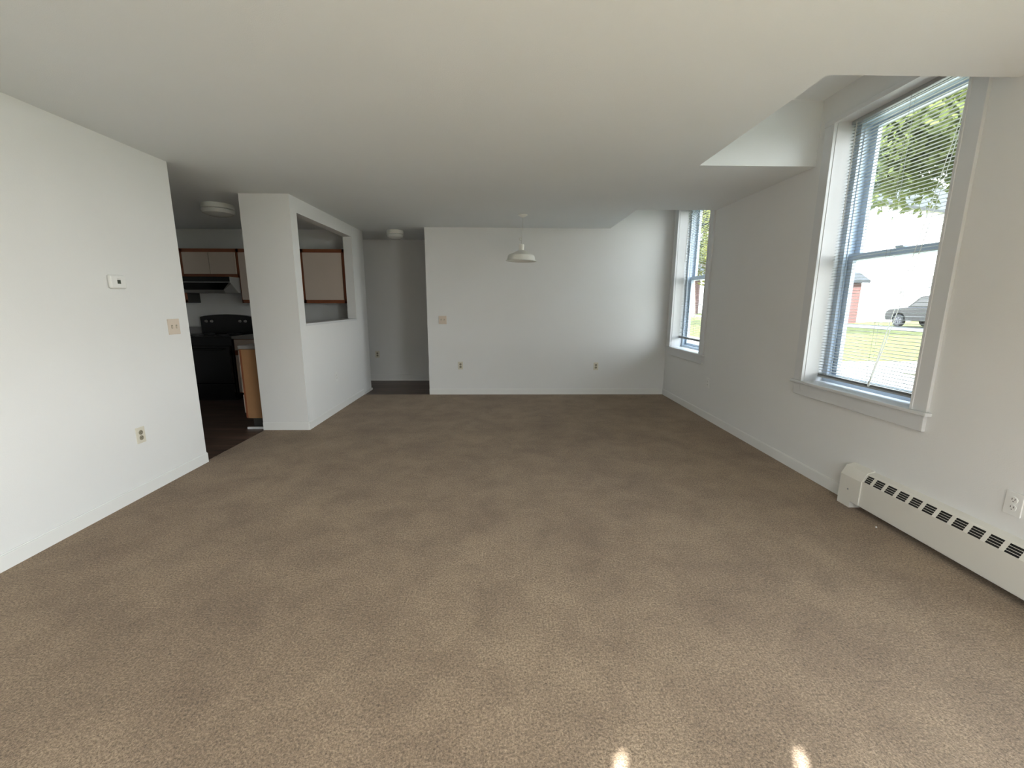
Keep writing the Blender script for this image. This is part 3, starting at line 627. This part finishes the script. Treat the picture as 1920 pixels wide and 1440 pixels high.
# white house across the street, facing obliquely
def house(name, p0, d, L, depth, he, hr, wallm, roofm, label, wins, ov=0.35):
    t = thing(name, (p0[0], p0[1], 0), label, 'house'); u = Vector((d[0], d[1], 0)).normalized(); n_ = Vector((-u.y, u.x, 0))
    if n_.y < 0: n_ = -n_
    P = Vector((p0[0], p0[1], 0))
    def W(a, b, z): return P + u * a + n_ * b + Vector((0, 0, z))
    def quadbox(a0, a1, b0, b1, z0, z1, m):
        v = [m.bm.verts.new(W(a, b, z)) for a, b, z in ((a0, b0, z0), (a1, b0, z0), (a1, b1, z0), (a0, b1, z0), (a0, b0, z1), (a1, b0, z1), (a1, b1, z1), (a0, b1, z1))]
        for f_ in ((0, 3, 2, 1), (4, 5, 6, 7), (0, 1, 5, 4), (1, 2, 6, 5), (2, 3, 7, 6), (3, 0, 4, 7)): m.bm.faces.new([v[i] for i in f_])
    m = MB(); quadbox(0, L, 0, depth, -0.1, he, m)
    g0 = [m.bm.verts.new(W(a, b, z)) for a, b, z in ((0, 0, he), (0, depth, he), (0, depth / 2, hr))]; m.bm.faces.new(g0)
    g0 = [m.bm.verts.new(W(a, b, z)) for a, b, z in ((L, 0, he), (L, depth, he), (L, depth / 2, hr))]; m.bm.faces.new(g0)
    m.build('wall', wallm, t)
    m = MB(); k_ = (hr - he) / (depth / 2)
    sec = [(-ov, he - k_ * ov), (depth / 2, hr), (depth + ov, he - k_ * ov), (depth + ov, he - k_ * ov + 0.2), (depth / 2, hr + 0.22), (-ov, he - k_ * ov + 0.2)]
    va_ = [m.bm.verts.new(W(-ov, b, z)) for b, z in sec]; vb2 = [m.bm.verts.new(W(L + ov, b, z)) for b, z in sec]
    for i in range(6): m.bm.faces.new((va_[i], va_[(i + 1) % 6], vb2[(i + 1) % 6], vb2[i]))
    for V in (va_, vb2): m.bm.faces.new((V[0], V[1], V[4], V[5])); m.bm.faces.new((V[1], V[2], V[3], V[4]))
    m.build('roof', roofm, t)
    for (a0, a1, z0, z1) in wins:
        m = MB(); quadbox(a0 - .08, a1 + .08, -0.05, 0.02, z0 - .08, z1 + .08, m); wf = m.build('window', M['siding'], t)
        m = MB(); quadbox(a0, a1, -0.07, -0.045, z0, z1, m); m.build('window_pane', M['winglass'], wf)
    return t
house('house', (28.9, 34.4), (10.3, 3.9), 17.5, 9.0, 9.3, 13.0, M['siding'], M['roof'], 'white two-storey house with a dark roof across the street', [(9.0, 10.0, 2.6, 3.9), (4.6, 5.5, 2.2, 2.5)])
house('house', (23.4, 62.0), (1, 0), 4.8, 7, 5.0, 7.0, M['brick'], M['roof'], 'small red brick house far up the street', [(1.5, 2.4, 1.6, 2.8)])
house('house', (25.7, 32.4), (1, 0.10), 1.5, 1.3, 3.2, 3.6, M['brick'], M['roof'], 'red brick outbuilding in front of the left end of the white house', [])
house('house', (30.5, 66.0), (1, 0), 8, 8, 6.0, 8.5, M['siding'], M['roof'], 'distant white house with dark roof beyond the brick one', [(1.5, 2.4, 1.6, 2.8)])

# dark SUV parked along the street, nose towards +Y
def suv(x, y, yl, label):
    t = thing('car', (x, y, 0), label, 'car'); Wd = 0.98
    body = [(-2.45, .45), (-2.5, .7), (-2.45, 1.12), (-2.3, 1.22), (1.05, 1.22), (2.2, 1.10), (2.45, .98), (2.55, .75), (2.5, .42), (1.98, .36), (1.9, .62), (1.72, .80), (1.5, .86), (1.28, .80), (1.1, .62), (1.02, .36),
            (-1.02, .36), (-1.1, .62), (-1.28, .80), (-1.5, .86), (-1.72, .80), (-1.9, .62), (-1.98, .36)]
    m = MB().prism([(y + a, b) for a, b in body], 0, x - Wd, x + Wd); b_ = m.build('body', M['carpaint'], t)
    bv = b_.modifiers.new('b', 'BEVEL'); bv.width = 0.05; bv.segments = 3
    cab = [(-2.38, 1.20), (-2.1, 1.88), (-1.7, 1.93), (0.05, 1.93), (0.35, 1.86), (1.15, 1.20)]
    m = MB().prism([(y + a, b) for a, b in cab], 0, x - Wd + .10, x + Wd - .10); c_ = m.build('cabin', M['carpaint'], t)
    bv = c_.modifiers.new('b', 'BEVEL'); bv.width = 0.04; bv.segments = 3
    for xs_ in (x - Wd + .09, x + Wd - .11):
        for poly in ([(-2.15, 1.26), (-1.97, 1.80), (-1.45, 1.82), (-1.45, 1.26)], [(-1.38, 1.26), (-1.38, 1.82), (-0.45, 1.82), (-0.45, 1.26)], [(-0.38, 1.26), (-0.38, 1.82), (0.15, 1.81), (0.90, 1.26)]):
            MB().prism([(y + a, b) for a, b in poly], 0, xs_, xs_ + 0.02).build('side_window', M['carglass'], c_)
    for rx in (-.75, .75): MB().tube([(x + rx, y - 1.9, 1.97), (x + rx, y, 1.97)], 0.02).build('roof_rail', M['alloy'], t)
    for wy in (-1.5, 1.5):
        for sgn in (-1, 1):
            rot = Matrix.Rotation(PI / 2 * sgn, 4, 'Y'); cx = x + sgn * (Wd - .20)
            wl = MB().lathe([(0.2, 0), (0.36, 0), (0.39, 0.03), (0.39, 0.2), (0.36, 0.23), (0.25, 0.235)], (cx, y + wy, 0.39 - 0.02), 28, rot).build('wheel', M['tyre'], t)
            rm = MB().lathe([(0, 0.215), (0.07, 0.222), (0.08, 0.20), (0.22, 0.19), (0.25, 0.238), (0.265, 0.238), (0.265, 0.18), (0, 0.17)], (cx, y + wy, 0.37), 28, rot)
            for k_ in range(6):
                a = k_ * PI / 3
                rm.tube([(cx + sgn * .218, y + wy + .05 * math.cos(a), .37 + .05 * math.sin(a)), (cx + sgn * .225, y + wy + .25 * math.cos(a), .37 + .25 * math.sin(a))], 0.022, 6)
            rm.build('rim', M['alloy'], wl)
    MB().box((x - Wd - .01, y - 2.0, 0.62), (x - Wd + .02, y + 1.0, 0.66)).build('side_trim', M['alloy'], t)
    return t
suv(26.6, 25.9, 0, 'dark sport utility car parked across the street, seen through the near window')
